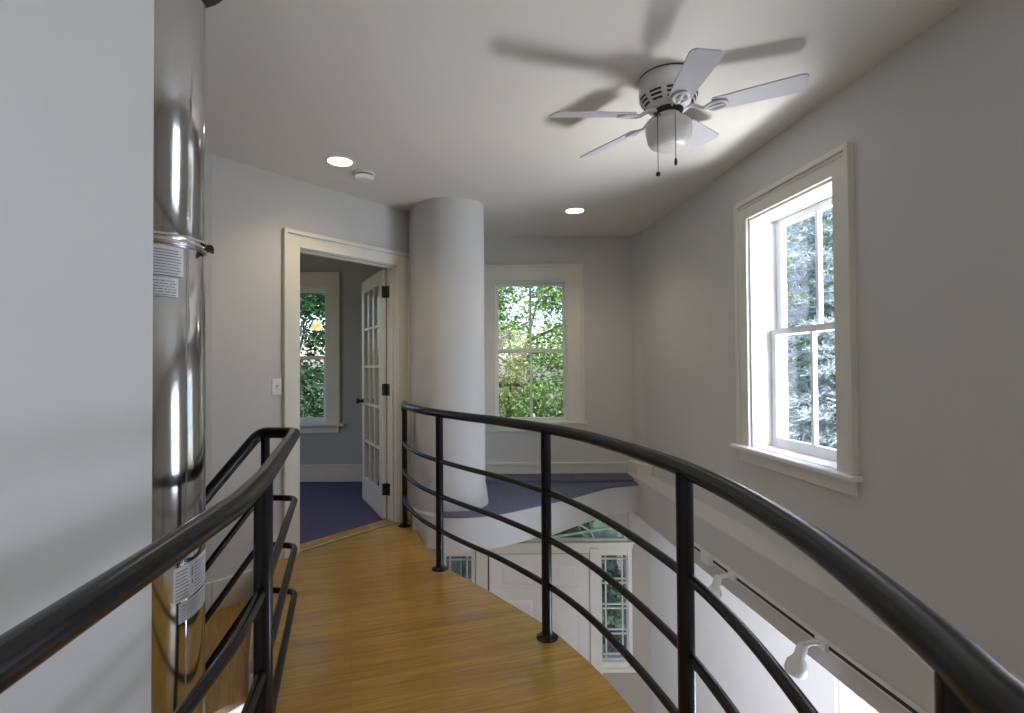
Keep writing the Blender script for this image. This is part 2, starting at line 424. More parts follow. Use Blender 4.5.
# ------------------------------------------------------------------ windows
def window(name, F, a0, a1, z0, z1, sgn, sash_o, cw, muntin=True, glass=None, stool=.045, mid=None, ext=.06, sashw=.042, apron=.075, hdr=0, brail=.06, trail=.045):
    """double-hung window; F(a,o,z) with o*sgn pointing outdoors"""
    def G(a, o_, z): return F(a, o_*sgn, z)
    mid = mid or (z0+z1)/2
    c = MB()                                       # casing
    c.box(G, a0-cw, a0, -.02, .002, z0, z1+cw).box(G, a1, a1+cw, -.02, .002, z0, z1+cw).box(G, a0, a1, -.02, .002, z1, z1+cw)
    b = .022
    c.box(G, a0-cw-.006, a0-cw+b, -.034, .002, z0, z1+cw+.006).box(G, a1+cw-b, a1+cw+.006, -.034, .002, z0, z1+cw+.006).box(G, a0-cw+b, a1+cw-b, -.034, .002, z1+cw-b, z1+cw+.006)
    if hdr: c.box(G, a0-cw+b, a1+cw-b, -.026, -.018, z1+hdr, z1+hdr+.006)
    root = struct(c.build(name, M['trim'], bevel=.003))
    j = MB()                                       # reveal lining
    d = sash_o+.11
    j.box(G, a0-.001, a0+.014, 0, d, z0, z1).box(G, a1-.014, a1+.001, 0, d, z0, z1).box(G, a0, a1, 0, d, z1-.014, z1+.001)
    j.build('jamb', M['white'], root, bevel=.002)
    k = MB().box(G, a0-cw-ext, a1+cw+ext, -.02-stool, -.0, z0-.027, z0).box(G, a0, a1, 0, sash_o+.12, z0-.027, z0+.003)
    k.build('stool', M['trim'] if name != 'window_2' else M['white'], root, bevel=.009, seg=3)
    if apron: MB().box(G, a0-cw+.005, a1+cw-.005, -.02, .0, z0-.027-apron, z0-.027).build('apron', M['trim'], root, bevel=.003)
    ia0, ia1 = a0+.014, a1-.014
    for nm, zz0, zz1, oo, br, tr_ in (('lower_sash', z0+.003, mid+.018, sash_o, brail, .036), ('upper_sash', mid-.018, z1-.014, sash_o+.042, .036, trail)):
        s_ = MB()
        s_.box(G, ia0, ia0+sashw, oo, oo+.038, zz0, zz1).box(G, ia1-sashw, ia1, oo, oo+.038, zz0, zz1)
        s_.box(G, ia0+sashw, ia1-sashw, oo, oo+.038, zz0, zz0+br).box(G, ia0+sashw, ia1-sashw, oo, oo+.038, zz1-tr_, zz1)
        so = s_.build(nm, M['white'], root, bevel=.003)
        if muntin:
            am = (ia0+ia1)/2
            MB().box(G, am-.012, am+.012, oo+.006, oo+.034, zz0+br, zz1-tr_).build('muntin', M['white'], so, bevel=.003)
        MB().box(G, ia0+sashw-.004, ia1-sashw+.004, oo+.018, oo+.022, zz0+br-.004, zz1-tr_+.004).build('pane', glass or M['glass'], so)
    am = (ia0+ia1)/2
    lk = MB().box(G, am-.028, am+.028, sash_o-.004, sash_o+.03, mid+.018, mid+.026).box(G, am-.008, am+.03, sash_o+.004, sash_o+.02, mid+.026, mid+.036)
    lk.build('sash_lock', M['white'], root, bevel=.002)
    return root
window('window_1', BF, -.175, .565, .728, 2.162, 1, .045, .163, mid=1.448, sashw=.022, ext=.03, brail=.03, trail=.024)
window('window_2', RF, RS0, RS1, RZ0, RZ1, 1, .13, .115, mid=1.495, ext=.035, stool=.045, hdr=.072, sashw=.05)
window('window_3', BDF, -2.835, -2.10, .655, 2.21, 1, .05, .15, mid=1.40, muntin=False, sashw=.036)
# the windows behind the camera and on the lower floor
window('window_4', RF, R2[0], R2[1], R2[2], R2[3], 1, .13, .115, mid=1.495)
def LF(a, o_, z): return RF(a, o_+.11, z)
window('window_5', LF, 1.72, 2.44, -1.88, -.345, 1, .10, .12, mid=-1.16)
window('window_6', lambda a, o_, z: Vector((a, -2.6+o_, z)), -.54, .44, .52, 2.28, -1, .10, .12)  # unseen rear window, added to let fill daylight in
window('window_8', lambda a, o_, z: Vector((a, -2.6+o_, z)), .63, 1.61, -1.93, -.47, -1, .10, .12)  # lower rear window out of view, added to light the lower level
window('window_7', lambda a, o_, z: Vector((-3.38+o_, a, z)), 3.61, 4.99, .52, 2.08, -1, .08, .10)  # unseen bedroom side window, added as an opening for the fill light

# ------------------------------------------------------------------ doorway: casing and french door
c = MB()
cw, ch_ = .106, .102
c.box(DF, OD0-cw, OD0+.012, 0, .02, 0, ODH+ch_-.012).box(DF, OD1-.012, OD1+cw+.012, 0, .02, 0, ODH+ch_-.012).box(DF, OD0+.012, OD1-.012, 0, .02, ODH-.012, ODH+ch_-.012)
c.box(DF, OD0-cw-.004, OD0-cw+.020, 0, .036, 0, ODH+ch_).box(DF, OD1+cw-.012, OD1+cw+.014, 0, .036, 0, ODH+ch_).box(DF, OD0-cw+.020, OD1+cw-.012, 0, .036, ODH+ch_-.028, ODH+ch_)
d1 = struct(c.build('door_1', M['trim'], bevel=.004))
j = MB().box(DF, OD0-.001, OD0+.018, -.125, .001, 0, ODH).box(DF, OD1-.018, OD1+.001, -.125, .001, 0, ODH).box(DF, OD0, OD1, -.125, .001, ODH-.018, ODH+.001)
j.box(DF, OD0+.018, OD0+.030, -.075, -.04, 0, ODH-.018).box(DF, OD1-.030, OD1-.018, -.075, -.04, 0, ODH-.018).box(DF, OD0+.018, OD1-.018, -.075, -.04, ODH-.030, ODH-.018)
j.build('jamb', M['trim'], d1, bevel=.002)
# leaf, swung into the bedroom
hp = DF(OD1-.022, -.125, 0); hp = Vector((hp.x, hp.y))
fe = Vector((-1.445, 5.22)); ld = (fe-hp).normalized(); lnn = Vector((ld.y, -ld.x))
LW, LH = .80, 2.118
def LFm(a, o_, z): p = hp + ld*(a+.012) - lnn*o_; return Vector((p.x, p.y, z))
stile, top, bot, th = .105, .115, .235, .036
lf_ = MB()
lf_.box(LFm, 0, stile, 0, th, .014, LH).box(LFm, LW-stile, LW, 0, th, .014, LH).box(LFm, stile, LW-stile, 0, th, .014, bot).box(LFm, stile, LW-stile, 0, th, LH-top, LH)
leaf = lf_.build('door_leaf', M['trim'], d1, bevel=.003)
mu = MB()
for k in range(1, 3):
    a = stile+(LW-2*stile)*k/3; mu.box(LFm, a-.011, a+.011, .002, th-.002, bot, LH-top)
for k in range(1, 5):
    z = bot+(LH-top-bot)*k/5; mu.box(LFm, stile, LW-stile, .004, th-.004, z-.011, z+.011)
mu.build('muntin', M['trim'], leaf, bevel=.003)
MB().box(LFm, stile-.004, LW-stile+.004, th/2-.002, th/2+.002, bot-.004, LH-top+.004).build('pane', M['glass'], leaf)
for zc in (.26, 1.10, 1.93):
    hg = MB()
    p = LFm(-.012, -.004, 0)
    hg.lathe((p.x, p.y, zc-.05), [(0, 0), (.008, 0), (.008, .1), (0, .1)], 12)
    hg.box(LFm, -.002, .002+.0, .0, th, zc-.05, zc+.05)
    hg.box(DF, OD1-.021, OD1-.017, -.125, -.085, zc-.05, zc+.05)
    hg.build('hinge', M['darkmetal'], leaf)
kn = MB(); kc = LFm(LW-.06, -.001, .965)
kn.lathe(kc, [(0, 0), (.026, 0), (.026, .004), (.011, .010), (.010, .032), (.022, .040), (.027, .052), (.022, .064), (0, .068)], 20, axis=(lnn.x, lnn.y, 0))
kc = LFm(LW-.06, th+.001, .965)
kn.lathe(kc, [(0, 0), (.026, 0), (.026, .004), (.011, .010), (.010, .032), (.022, .040), (.027, .052), (.022, .064), (0, .068)], 20, axis=(-lnn.x, -lnn.y, 0))
kn.build('door_knob', M['darkmetal'], leaf)

# ------------------------------------------------------------------ entry wall below the landing: front door, sidelights, fanlight
fx, fw = .262, .51
aw, ah, az = .91, .37, -.50                        # fanlight half width, height, spring line
ew = MB()
ew.box(BF, -1.6, -.70, 0, .2, LOW, SZ).box(BF, 1.165, 1.62, 0, .2, LOW, SZ)
ew.box(BF, -.70, -.425, 0, .2, LOW, -1.73).box(BF, .885, 1.165, 0, .2, LOW, -1.73)
# spandrel above the elliptical fanlight
n = 28
for k in range(n):
    t0, t1 = PI*k/n, PI*(k+1)/n
    x0, x1 = fx+aw*math.cos(t0), fx+aw*math.cos(t1); h0, h1 = az+ah*math.sin(t0), az+ah*math.sin(t1)
    vs = [(x0, BY, h0), (x1, BY, h1), (x1, BY, SZ), (x0, BY, SZ), (x0, BY+.2, h0), (x1, BY+.2, h1), (x1, BY+.2, SZ), (x0, BY+.2, SZ)]
    ew.add(vs, [(0, 1, 2, 3), (7, 6, 5, 4), (0, 4, 5, 1), (2, 6, 7, 3)])
for x0, x1 in ((-.70, fx-aw), (fx+aw, 1.165)):
    if x1 > x0: ew.box(BF, x0, x1, 0, .2, -.5, SZ)
struct(ew.build('wall_entry', M['taupe']))
fr = MB()                                          # frame around door and sidelights
fr.box(BF, -.70, 1.21, -.03, .12, -.555, -.505)
fr.box(BF, -.72, 1.23, -.045, .0, -.515, -.495)
for x0, x1 in ((-.425, -.385), (-.38, -.262), (.774, .862), (.862, .89)):
    dd = -.045 if (x1-x0) > .06 else -.025
    fr.box(BF, x0, x1, dd, .12, LOW, -.555)
fr.box(BF, 1.160, 1.20, -.025, .12, -1.73, -.555).box(BF, -.74, -.70, -.025, .12, -1.73, -.555)
fr.box(BF, .885, 1.16, -.02, .12, -.632, -.555).box(BF, -.70, -.425, -.02, .12, -.632, -.555).box(BF, -.262, .774, -.02, .12, -.612, -.555)
fr.box(BF, .885, 1.165, -.02, .12, -1.76, -1.705).box(BF, -.70, -.425, -.02, .12, -1.76, -1.705)
fr.box(BF, .86, 1.30, -.04, 0, -1.80, -1.76)
d2 = struct(fr.build('door_2', M['trim'], bevel=.004))
for x0, x1 in ((.89, 1.16), (-.70, -.425)):
    sl = MB(); w_ = x1-x0
    for q_ in (.0, .17, .80, .98): sl.box(BF, x0+w_*q_, x0+w_*q_+.012, .03, .06, -1.705, -.632)
    zt, zb = -.632, -1.705
    for q_ in (.0, .045, .235, .275, .475, .515, .715, .755, .945, .99):
        z = zt+(zb-zt)*q_; sl.box(BF, x0, x1, .03, .06, z-.010, z)
    so = sl.build('sidelight', M['trim'], d2)
    MB().box(BF, x0, x1, .043, .047, -1.705, -.632).build('pane', M['sideglass'], so)
fl = MB()
def ell(t, q_): return (fx+aw*q_*math.cos(t), az+.012+(ah-.02)*q_*math.sin(t))
def bar2(p, q_, w=.016):
    p, q_ = Vector(p), Vector(q_); d = (q_-p).normalized(); nn = Vector((-d.y, d.x))*w/2
    vs = []
    for o_ in (.03, .06):
        for e in (p+nn, q_+nn, q_-nn, p-nn): vs.append((e.x, BY+o_, e.y))
    fl.add(vs, [(0, 1, 2, 3), (7, 6, 5, 4)] + [(i, (i+1) % 4, 4+(i+1) % 4, 4+i) for i in range(4)])
for q_, w in ((.985, .035), (.62, .014)):
    for k in range(24): bar2(ell(PI*k/24, q_), ell(PI*(k+1)/24, q_), w)
for k in range(1, 8): bar2(ell(PI*k/8, .16), ell(PI*k/8, .99), .014)
for k in range(12): bar2(ell(PI*k/12, .16), ell(PI*(k+1)/12, .16), .02)
fl.box(BF, fx-aw, fx+aw, .02, .07, az-.005, az+.022)
fo = fl.build('fanlight', M['trim'], d2)
pv = [(fx, BY+.045, az)] + [(fx+aw*math.cos(PI*k/24), BY+.045, az+ah*math.sin(PI*k/24)) for k in range(25)]
MB().add(pv, [(0, k, k+1) for k in range(1, 25)]).build('pane', M['sideglass'], fo)
dl = MB()                                          # six panel front door
x0, x1, zb, zt = -.248, .770, LOW+.01, -.622
st_, rl = .105, .10
xm = fx
cols = [(x0+st_, xm-.05), (xm+.05, x1-st_)]
rows = [(zt-.115-.23, zt-.115), (zt-.115-.23-.11-.66, zt-.115-.23-.11), (zb+.22, zt-.115-.23-.11-.66-.14)]
dl.box(BF, x0, x0+st_, .02, .065, zb, zt).box(BF, x1-st_, x1, .02, .065, zb, zt).box(BF, xm-.05, xm+.05, .02, .065, zb, zt)
for cx0, cx1 in cols:
    zz = zt
    for r0, r1 in rows:
        dl.box(BF, cx0, cx1, .02, .065, r1, zz); zz = r0
        dl.box(BF, cx0, cx1, .032, .055, r0, r1)
        vs = [(cx0+e, BY+o_, z) for o_, e in ((.032, .02), (.0225, .045)) for z in (0, 1) for _ in (0,)]
        a0_, a1_, b0_, b1_ = cx0+.022, cx1-.022, r0+.022, r1-.022
        i0, i1, k0, k1 = cx0+.048, cx1-.048, r0+.048, r1-.048
        vs = [(a0_, BY+.032, b0_), (a1_, BY+.032, b0_), (a1_, BY+.032, b1_), (a0_, BY+.032, b1_), (i0, BY+.0225, k0), (i1, BY+.0225, k0), (i1, BY+.0225, k1), (i0, BY+.0225, k1)]
        dl.add(vs, [(4, 5, 6, 7)] + [(i, (i+1) % 4, 4+(i+1) % 4, 4+i) for i in range(4)])
    dl.box(BF, cx0, cx1, .02, .065, zb, zz)
dl.build('door_leaf', M['white'], d2)
MB().box(BF, x0-.012, x1+.004, -.0, .07, -.622, -.611).box(BF, x0-.013, x0-.001, .0, .07, LOW, -.622).build('gap_shadow_strip', M['dark'], d2)  # dark strips painting the shade in the gaps above and beside the door
kb = MB().lathe((x1-.06, BY+.02, -1.75), [(0, 0), (.03, 0), (.03, .006), (.012, .012), (.012, .035), (.026, .045), (.028, .06), (0, .07)], 16, axis=(0, -1, 0))
kb.build('door_knob', M['darkmetal'], d2)

# ------------------------------------------------------------------ railings
RAILZ = [.69, .468, .247]
HZ = .995
def rail_obj(root, name, pts, r, n=16): return MB().tube(pts, r, n).build(name, M['black'], root)
def post(root, x, y, z0, z1, r=.0245, flange=True):
    p = MB().tube([(x, y, z0+.002), (x, y, z1)], r, 20).build('post', M['black'], root)
    if flange:
        MB().lathe((x, y, z0), [(0, 0), (.052, 0), (.052, .006), (.046, .010), (.030, .012), (r+.001, .016), (r+.001, .03)], 28).build('flange', M['black'], p)
    return p
rr = thing('bridge_railing', 'black curved tubular guard railing along the right edge of the oak bridge', 'railing', (.163, 2.55, 0))
plan = [(-.880, 4.33), (-.815, 4.06), (-.65, 3.69), (-.470, 3.41), (-.29, 3.17), (-.07, 2.90), (.163, 2.55), (.30, 2.27), (.40, 1.97), (.468, 1.70), (.503, 1.50), (.522, 1.24), (.515, .96), (.492, .76), (.458, .57), (.43, .45), (.40, .2), (.40, -.3), (.41, -1.0)]
hz = [HZ]*len(plan)
hp_ = spline([(x, y, HZ) for x, y in plan], 8)
first = [(-.862, 4.22, HZ-.055)]
hpts = fillet([Vector((plan[0][0], plan[0][1], HZ-.06)), Vector((plan[0][0], plan[0][1], HZ)), hp_[4]], .05) + hp_[5:]
rail_obj(rr, 'handrail', hpts, .0255, 20)
for z in RAILZ: rail_obj(rr, 'rail', spline([(x, y, z) for x, y in plan], 8), .0145)
for x, y in ((-.880, 4.33), (-.470, 3.41), (.159, 2.55), (.493, 1.53), (.45, .535), (.41, -.9)):
    post(rr, x, y, 0, HZ-.01, .0245 if y < 4 else .021)

lr = thing('stair_railing', 'black tubular railing left of the bridge, looping back to descend the stairs', 'railing', (-.680, 1.45, 0))
def lpath(dz, sl, back):
    z = HZ-dz
    k = (-1.10+.014*dz, 2.365)
    L_ = 1.15
    return [(-.48, -.9, z), (-.505, .35, z), (-.612, 1.18, z), (-.680, 1.45, z), (-1.002, 2.45, z), (-1.175, 2.470, z), (-1.175-.51*L_, 2.470-.86*L_, z-sl*L_)]
lp3 = lpath(0, .97, 0)
rail_obj(lr, 'handrail', fillet(lp3, .045, 8), .0255, 20)
for z in (.695, .478, .270): rail_obj(lr, 'rail', fillet(lpath(HZ-z, .97, 0), .055, 8), .0135)
post(lr, -.680, 1.45, -.0, HZ-.01)
post(lr, -1.148, 2.467, 0, HZ-.01, .0195, False)
post(lr, -.487, -.6, 0, HZ-.01)
e = lp3[-1]
post(lr, e[0]+.02, e[1]+.03, -.19*5, e[2]+.03, .02)

# ------------------------------------------------------------------ flue pipe
px, py = -1.02, 1.50
fp = thing('stove_flue_pipe', 'polished stainless steel flue pipe with paper stickers rising beside the left wall', 'pipe', (px, py, LOW))
def cyl(r, z0, z1, n=64):
    return MB().lathe((px, py, 0), [(r-.004, z0), (r, z0+.004), (r, z1-.004), (r-.004, z1)], n)
ZB = 1.648
cyl(.133, LOW, .0).build('pipe_section', M['chrome'], fp)
cyl(.133, .0, ZB).build('pipe_section', M['chrome'], fp)
cyl(.129, ZB, CZ).build('pipe_section', M['chrome'], fp)
bd = MB().lathe((px, py, ZB), [(.129, -.014), (.137, -.013), (.140, -.007), (.136, -.002), (.136, .003), (.140, .007), (.137, .013), (.129, .014)], 64).build('locking_band', M['chrome2'], fp)
la = math.radians(22)
lx, ly = px+.147*math.cos(la), py+.146*math.sin(la)
tg = Vector((-math.sin(la), math.cos(la), 0))
lt = MB().tube([Vector((lx, ly, ZB-.004))-tg*.022, Vector((lx, ly, ZB-.004))+tg*.022], .006, 10)
lt.lathe(Vector((lx, ly, ZB-.004))-tg*.022, [(0, -.006), (.011, -.006), (.011, .004), (0, .004)], 12, axis=tg)
lt.build('band_latch', M['darkmetal'], bd)
sm = MB().box(lambda a, b, c_: Vector((px+(.1335+b)*math.sin(a)*1.0, py-(.1335+b)*math.cos(a), c_)), math.radians(70.5), math.radians(71.3), -.0015, .0006, .05, ZB-.02)
sm.build('seam', M['chrome2'], fp)
MB().lathe((px, py, 0), [(.128, CZ-.17), (.185, CZ-.17), (.19, CZ-.165), (.19, CZ-.002), (.128, CZ-.002)], 56).build('ceiling_collar', M['dark'], fp)
def sticker(a0, a1, z0, z1, tilt, rows_, seed, icon=True):
    R = .1348; n_ = 14
    def P(u, v_, dr=0):
        a = math.radians(a0+(a1-a0)*u); z = z0+(z1-z0)*v_ + tilt*(u-.5)
        return Vector((px+(R+dr)*math.sin(a), py-(R+dr)*math.cos(a), z))
    vs = [P(i/n_, v_) for v_ in (0, 1) for i in range(n_+1)]
    lab = MB().add(vs, [(i, i+1, n_+2+i, n_+1+i) for i in range(n_)], True).build('paper_label', M['label'], fp)
    ink = MB(); rg = random.Random(seed)
    def ln(u0, u1, v0, v1):
        k_ = max(2, int((u1-u0)*n_))
        vv = [P(u0+(u1-u0)*i/k_, v_, .0006) for v_ in (v0, v1) for i in range(k_+1)]
        ink.add(vv, [(i, i+1, k_+2+i, k_+1+i) for i in range(k_)])
    for k in range(rows_):
        v0 = .06+.88*k/rows_
        u = .04
        if icon:
            for c0_, c1_ in ((.04, .34), (.50, .96)):
                ln(c0_, c1_-rg.random()*.06, v0, v0+.36/rows_)
        else:
            while u < .93:
                w = rg.uniform(.05, .16); ln(u, min(.96, u+w), v0, v0+.36/rows_); u += w+.02
    if icon:
        ln(.40, .44, .55, .84); ln(.40, .44, .34, .46)
    ink.build('printed_text', M['ink'], lab)
sticker(5, 66, 1.548, 1.626, -.004, 9, 1)
sticker(4, 60, 1.490, 1.541, -.002, 6, 2, False)
sticker(56, 110, .675, .768, .020, 9, 3)
sticker(62, 108, .617, .670, .018, 6, 4, False)

# ------------------------------------------------------------------ ceiling fan
fh = 1.152
FX, FY, BZ = .6345*fh, 2.11*fh, H+fh
fan = thing('ceiling_fan', 'white five-blade ceiling fan with frosted light globe and pull chains', 'ceiling fan', (FX, FY, CZ))
MB().lathe((FX, FY, 0), [(0, CZ), (.128, CZ), (.131, CZ-.004), (.131, CZ-.05), (.133, CZ-.075), (.128, CZ-.098), (.112, CZ-.122), (.090, CZ-.140), (.072, CZ-.148), (0, CZ-.148)], 48).build('motor_housing', M['fan'], fan)
vt = MB()
for k in range(10):
    a = 2*PI*k/10+.2
    for z0, z1, r0, r1 in ((CZ-.094, CZ-.102, .1305, .1265), (CZ-.109, CZ-.117, .1225, .1168), (CZ-.124, CZ-.131, .1112, .1035)):
        am = .22; vs = []
        for i in range(7):
            aa = a-am+2*am*i/6
            vs += [(FX+r0*math.cos(aa), FY+r0*math.sin(aa), z0), (FX+r1*math.cos(aa), FY+r1*math.sin(aa), z1)]
        vt.add(vs, [(2*i, 2*i+1, 2*i+3, 2*i+2) for i in range(6)])
vt.build('vent_slots', M['dark'], fan)
MB().lathe((FX, FY, 0), [(.126, CZ-.006), (.1318, CZ-.006), (.1318, CZ-.001), (.126, CZ-.001)], 40).build('canopy_ring', M['darkmetal'], fan)
MB().lathe((FX, FY, 0), [(0, BZ+.024), (.066, BZ+.024), (.068, BZ+.016), (.062, BZ+.006), (.05, BZ-.002), (0, BZ-.002)], 32).build('rotor', M['darkmetal'], fan)
MB().lathe((FX, FY, 0), [(0, BZ), (.052, BZ), (.056, BZ-.008), (.058, BZ-.03), (.066, BZ-.036), (0, BZ-.04)], 32).build('light_fitter', M['fan'], fan)
MB().lathe((FX, FY, 0), [(.062, BZ-.028), (.088, BZ-.034), (.102, BZ-.046), (.106, BZ-.062), (.102, BZ-.095), (.095, BZ-.125), (.082, BZ-.145), (.055, BZ-.158), (.025, BZ-.163), (0, BZ-.164)], 40).build('light_globe', M['globe'], fan)
R1 = .57
def blade_mesh(ang):
    ca, sa = math.cos(ang), math.sin(ang); pit = math.radians(13)
    def P(r, t, z):                                 # t: counter-clockwise side, lower
        tt = t*math.cos(pit); zz = -t*math.sin(pit)+z+.1055*(r*ca-tt*sa)+.06*(r*sa+tt*ca)
        return Vector((FX+r*ca-tt*sa, FY+r*sa+tt*ca, BZ+zz))
    out = []
    for r, w in ((.185, .042), (.19, .048), (.21, .050), (.36, .057), (.52, .063)): out.append((r, w))
    tip = [(R1-.03, .064), (R1-.012, .058), (R1, .042)]
    up = out + tip
    outline = [(r, w) for r, w in up] + [(r, -w) for r, w in up[::-1]]
    b_ = MB(); n_ = len(outline)
    vs = [P(r, t, .003) for r, t in outline] + [P(r, t, -.003) for r, t in outline]
    b_.add(vs, [tuple(range(n_)), tuple(range(2*n_-1, n_-1, -1))] + [(i, n_+i, n_+(i+1) % n_, (i+1) % n_) for i in range(n_)])
    ir = MB()
    ir.tube(fillet([P(.05, 0, .022), P(.11, 0, .018), P(.15, 0, -.010), P(.19, 0, -.010)], .03), .0085, 10)
    lp_ = [P(.165, 0, -.009)]
    for k in range(17):
        a = PI+2*PI*k/16
        lp_.append(P(.205+.048*math.cos(a), .030*math.sin(a), -.009))
    ir.tube(lp_[1:], .0065, 8, cap=False)
    ir.tube([P(.18, 0, -.009), P(.245, 0, -.009)], .006, 8)
    return b_, ir
for k in range(5):
    b_, ir = blade_mesh(3.415-k*2*PI/5)
    bo = b_.build('fan_blade', M['blade'], fan, bevel=.0015)
    ir.build('blade_iron', M['fan'], bo)
ch = MB()
for nm, dx, dy, z1, l, dk in (('pull_chain', -.078, -.097, BZ-.036, .262, False), ('pull_chain', -.004, -.112, BZ-.002, .245, True)):
    c_ = MB(); x, y = FX+dx, FY+dy
    c_.tube([(FX+dx*.5, FY+dy*.5, z1+.004), (x, y, z1), (x, y, z1-.02)], .003, 6)
    c_.tube([(x, y, z1), (x, y, z1-l)], .0016, 6)
    if dk: c_.lathe((x, y, z1-l-.03), [(0, 0), (.006, .002), (.007, .015), (.005, .03), (0, .034)], 12)
    else: c_.lathe((x, y, z1-l-.024), [(0, 0), (.008, .005), (.011, .012), (.008, .02), (0, .025)], 12)
    c_.build(nm, M['darkmetal'], fan)

# ------------------------------------------------------------------ ceiling fittings
for x, y, lab in ((-1.097, 3.385, 'round recessed ceiling light above the doorway, next to the smoke detector'), (.545, 4.51, 'round recessed ceiling light near the back window wall')):
    t = thing('recessed_ceiling_light', lab, 'ceiling light', (x, y, CZ), 'recessed ceiling lights')
    MB().lathe((x, y, CZ), [(.074, -.003), (.078, -.007), (.094, -.004), (.097, .0), (.097, .01), (.074, .01)], 40).build('trim_ring', M['plastic'], t)
    MB().lathe((x, y, CZ), [(0, -.0035), (.045, -.0038), (.074, -.003)], 40).build('lamp_lens', M['lens'], t)
sx, sy = -1.0, 3.60
sd = thing('smoke_detector', 'round white smoke detector on the ceiling beside a lit recessed light', 'smoke detector', (sx, sy, CZ))
MB().lathe((sx, sy, CZ), [(0, 0), (.070, 0), (.070, -.012), (.064, -.014), (0, -.014)], 36).build('base', M['plastic'], sd)
MB().lathe((sx, sy, CZ), [(.056, -.013), (.056, -.024), (0, -.024)], 36).build('vent_gap', M['dark'], sd)
MB().lathe((sx, sy, CZ), [(0, -.023), (.062, -.023), (.066, -.027), (.064, -.040), (.052, -.049), (.024, -.053), (0, -.053)], 36).build('cover', M['plastic'], sd)

sw = thing('light_switch', 'white toggle light switch plate on the wall left of the doorway', 'light switch', DF(-.184, .0, 1.165))
MB().box(DF, -.219, -.149, .0005, .007, 1.107, 1.222).build('switch_plate', M['plastic'], sw, bevel=.003)
MB().box(DF, -.190, -.178, .006, .010, 1.150, 1.179).add([DF(-.188, .008, 1.160), DF(-.180, .008, 1.160), DF(-.180, .008, 1.176), DF(-.188, .008, 1.176), DF(-.187, .020, 1.173), DF(-.181, .020, 1.173), DF(-.181, .019, 1.180), DF(-.187, .019, 1.180)], [(0, 1, 5, 4), (1, 2, 6, 5), (2, 3, 7, 6), (3, 0, 4, 7), (4, 5, 6, 7)]).build('toggle', M['trim'], sw)

pl = thing('pendant_lamp', 'glowing amber bell-shaded pendant lamp, mirrored in the bedroom window glass', 'lamp', (-2.97, 4.15, CZ))
MB().lathe((-2.97, 4.15, CZ), [(0, 0), (.06, 0), (.055, -.02), (.02, -.03), (0, -.03)], 24).build('canopy', M['darkmetal'], pl)
MB().tube([(-2.97, 4.15, CZ-.028), (-2.97, 4.15, 2.02)], .006, 8).build('rod', M['darkmetal'], pl)
MB().lathe((-2.97, 4.15, 1.86), [(.105, 0), (.095, .03), (.075, .08), (.055, .125), (.03, .155), (0, .163)], 32).build('lamp_shade', M['bulbwarm'], pl)

# track light on the beam
tl = thing('track_light', 'white track light with two spotlights on the plaster beam below the right window', 'track light', RF(2.6, -.131, -.015))
MB().box(RF, .9, 3.70, -.150, -.1305, -.038, .004).build('track', M['plastic'], tl, bevel=.003)
MB().box(RF, .9, 3.69, -.1515, -.1495, -.026, -.009).build('slot', M['dark'], tl)
MB().box(RF, 3.39, 3.50, -.190, -.150, -.05, .022).build('feed_box', M['plastic'], tl, bevel=.006)
def head(s):
    h = MB()
    b0 = RF(s, -.150, -.016); b1 = RF(s+.01, -.215, -.010); b2 = RF(s+.02, -.245, -.035)
    ax = Vector((RF(s+.06, -.30, -.30)-b2)).normalized()
    a_ = MB().tube(fillet([b0, b1, b2+ax*.01], .025), .013, 12).box(RF, s-.035, s+.035, -.172, -.150, -.036, .004)
    hd = h.lathe(b2, [(0, -.02), (.018, -.018), (.024, 0), (.026, .045), (.030, .060), (.047, .085), (.050, .125), (.047, .132), (.040, .130), (.034, .10), (0, .098)], 28, axis=ax).build('spotlight_head', M['plastic'], tl)
    a_.build('arm', M['plastic'], hd)
head(3.13); head(2.33)

# ------------------------------------------------------------------ outdoors
struct(MB().box(W, -30, 30, -25, 40, -3.2, -2.95).build('ground', M['grass']))
def leaves(c, rad, n, size, rg, clumps=40, squash=1.0, elong=1.7):
    mb = MB(); cl_ = []
    for _ in range(clumps):
        while True:
            p = Vector((rg.uniform(-1, 1), rg.uniform(-1, 1), rg.uniform(-1, 1)))
            if p.length < 1: break
        p = p.normalized()*(.35+.65*p.length**.5)
        cl_.append(Vector((p.x*rad[0], p.y*rad[1], p.z*rad[2])))
    vs, fs = [], []
    for i in range(n):
        k = cl_[rg.randrange(clumps)]
        r = min(rad)*.33
        p = Vector(c)+k+Vector((rg.gauss(0, r*.6), rg.gauss(0, r*.6), rg.gauss(0, r*.45)))
        d = Vector((rg.gauss(0, 1), rg.gauss(0, 1), rg.gauss(0, .6)-.35)).normalized()
        s_ = d.cross(Vector((rg.gauss(0, 1), rg.gauss(0, 1), rg.gauss(0, 1)))).normalized()
        u = s_.cross(d)*.18
        L_ = size*rg.uniform(.7, 1.3); w = L_/elong/2
        o_ = len(vs)
        vs += [tuple(p), tuple(p+d*L_*.45+s_*w+u*L_), tuple(p+d*L_), tuple(p+d*L_*.45-s_*w+u*L_)]
        fs += [(o_, o_+1, o_+2), (o_, o_+2, o_+3)]
    me = bpy.data.meshes.new('foliage'); me.from_pydata(vs, [], fs)
    return me
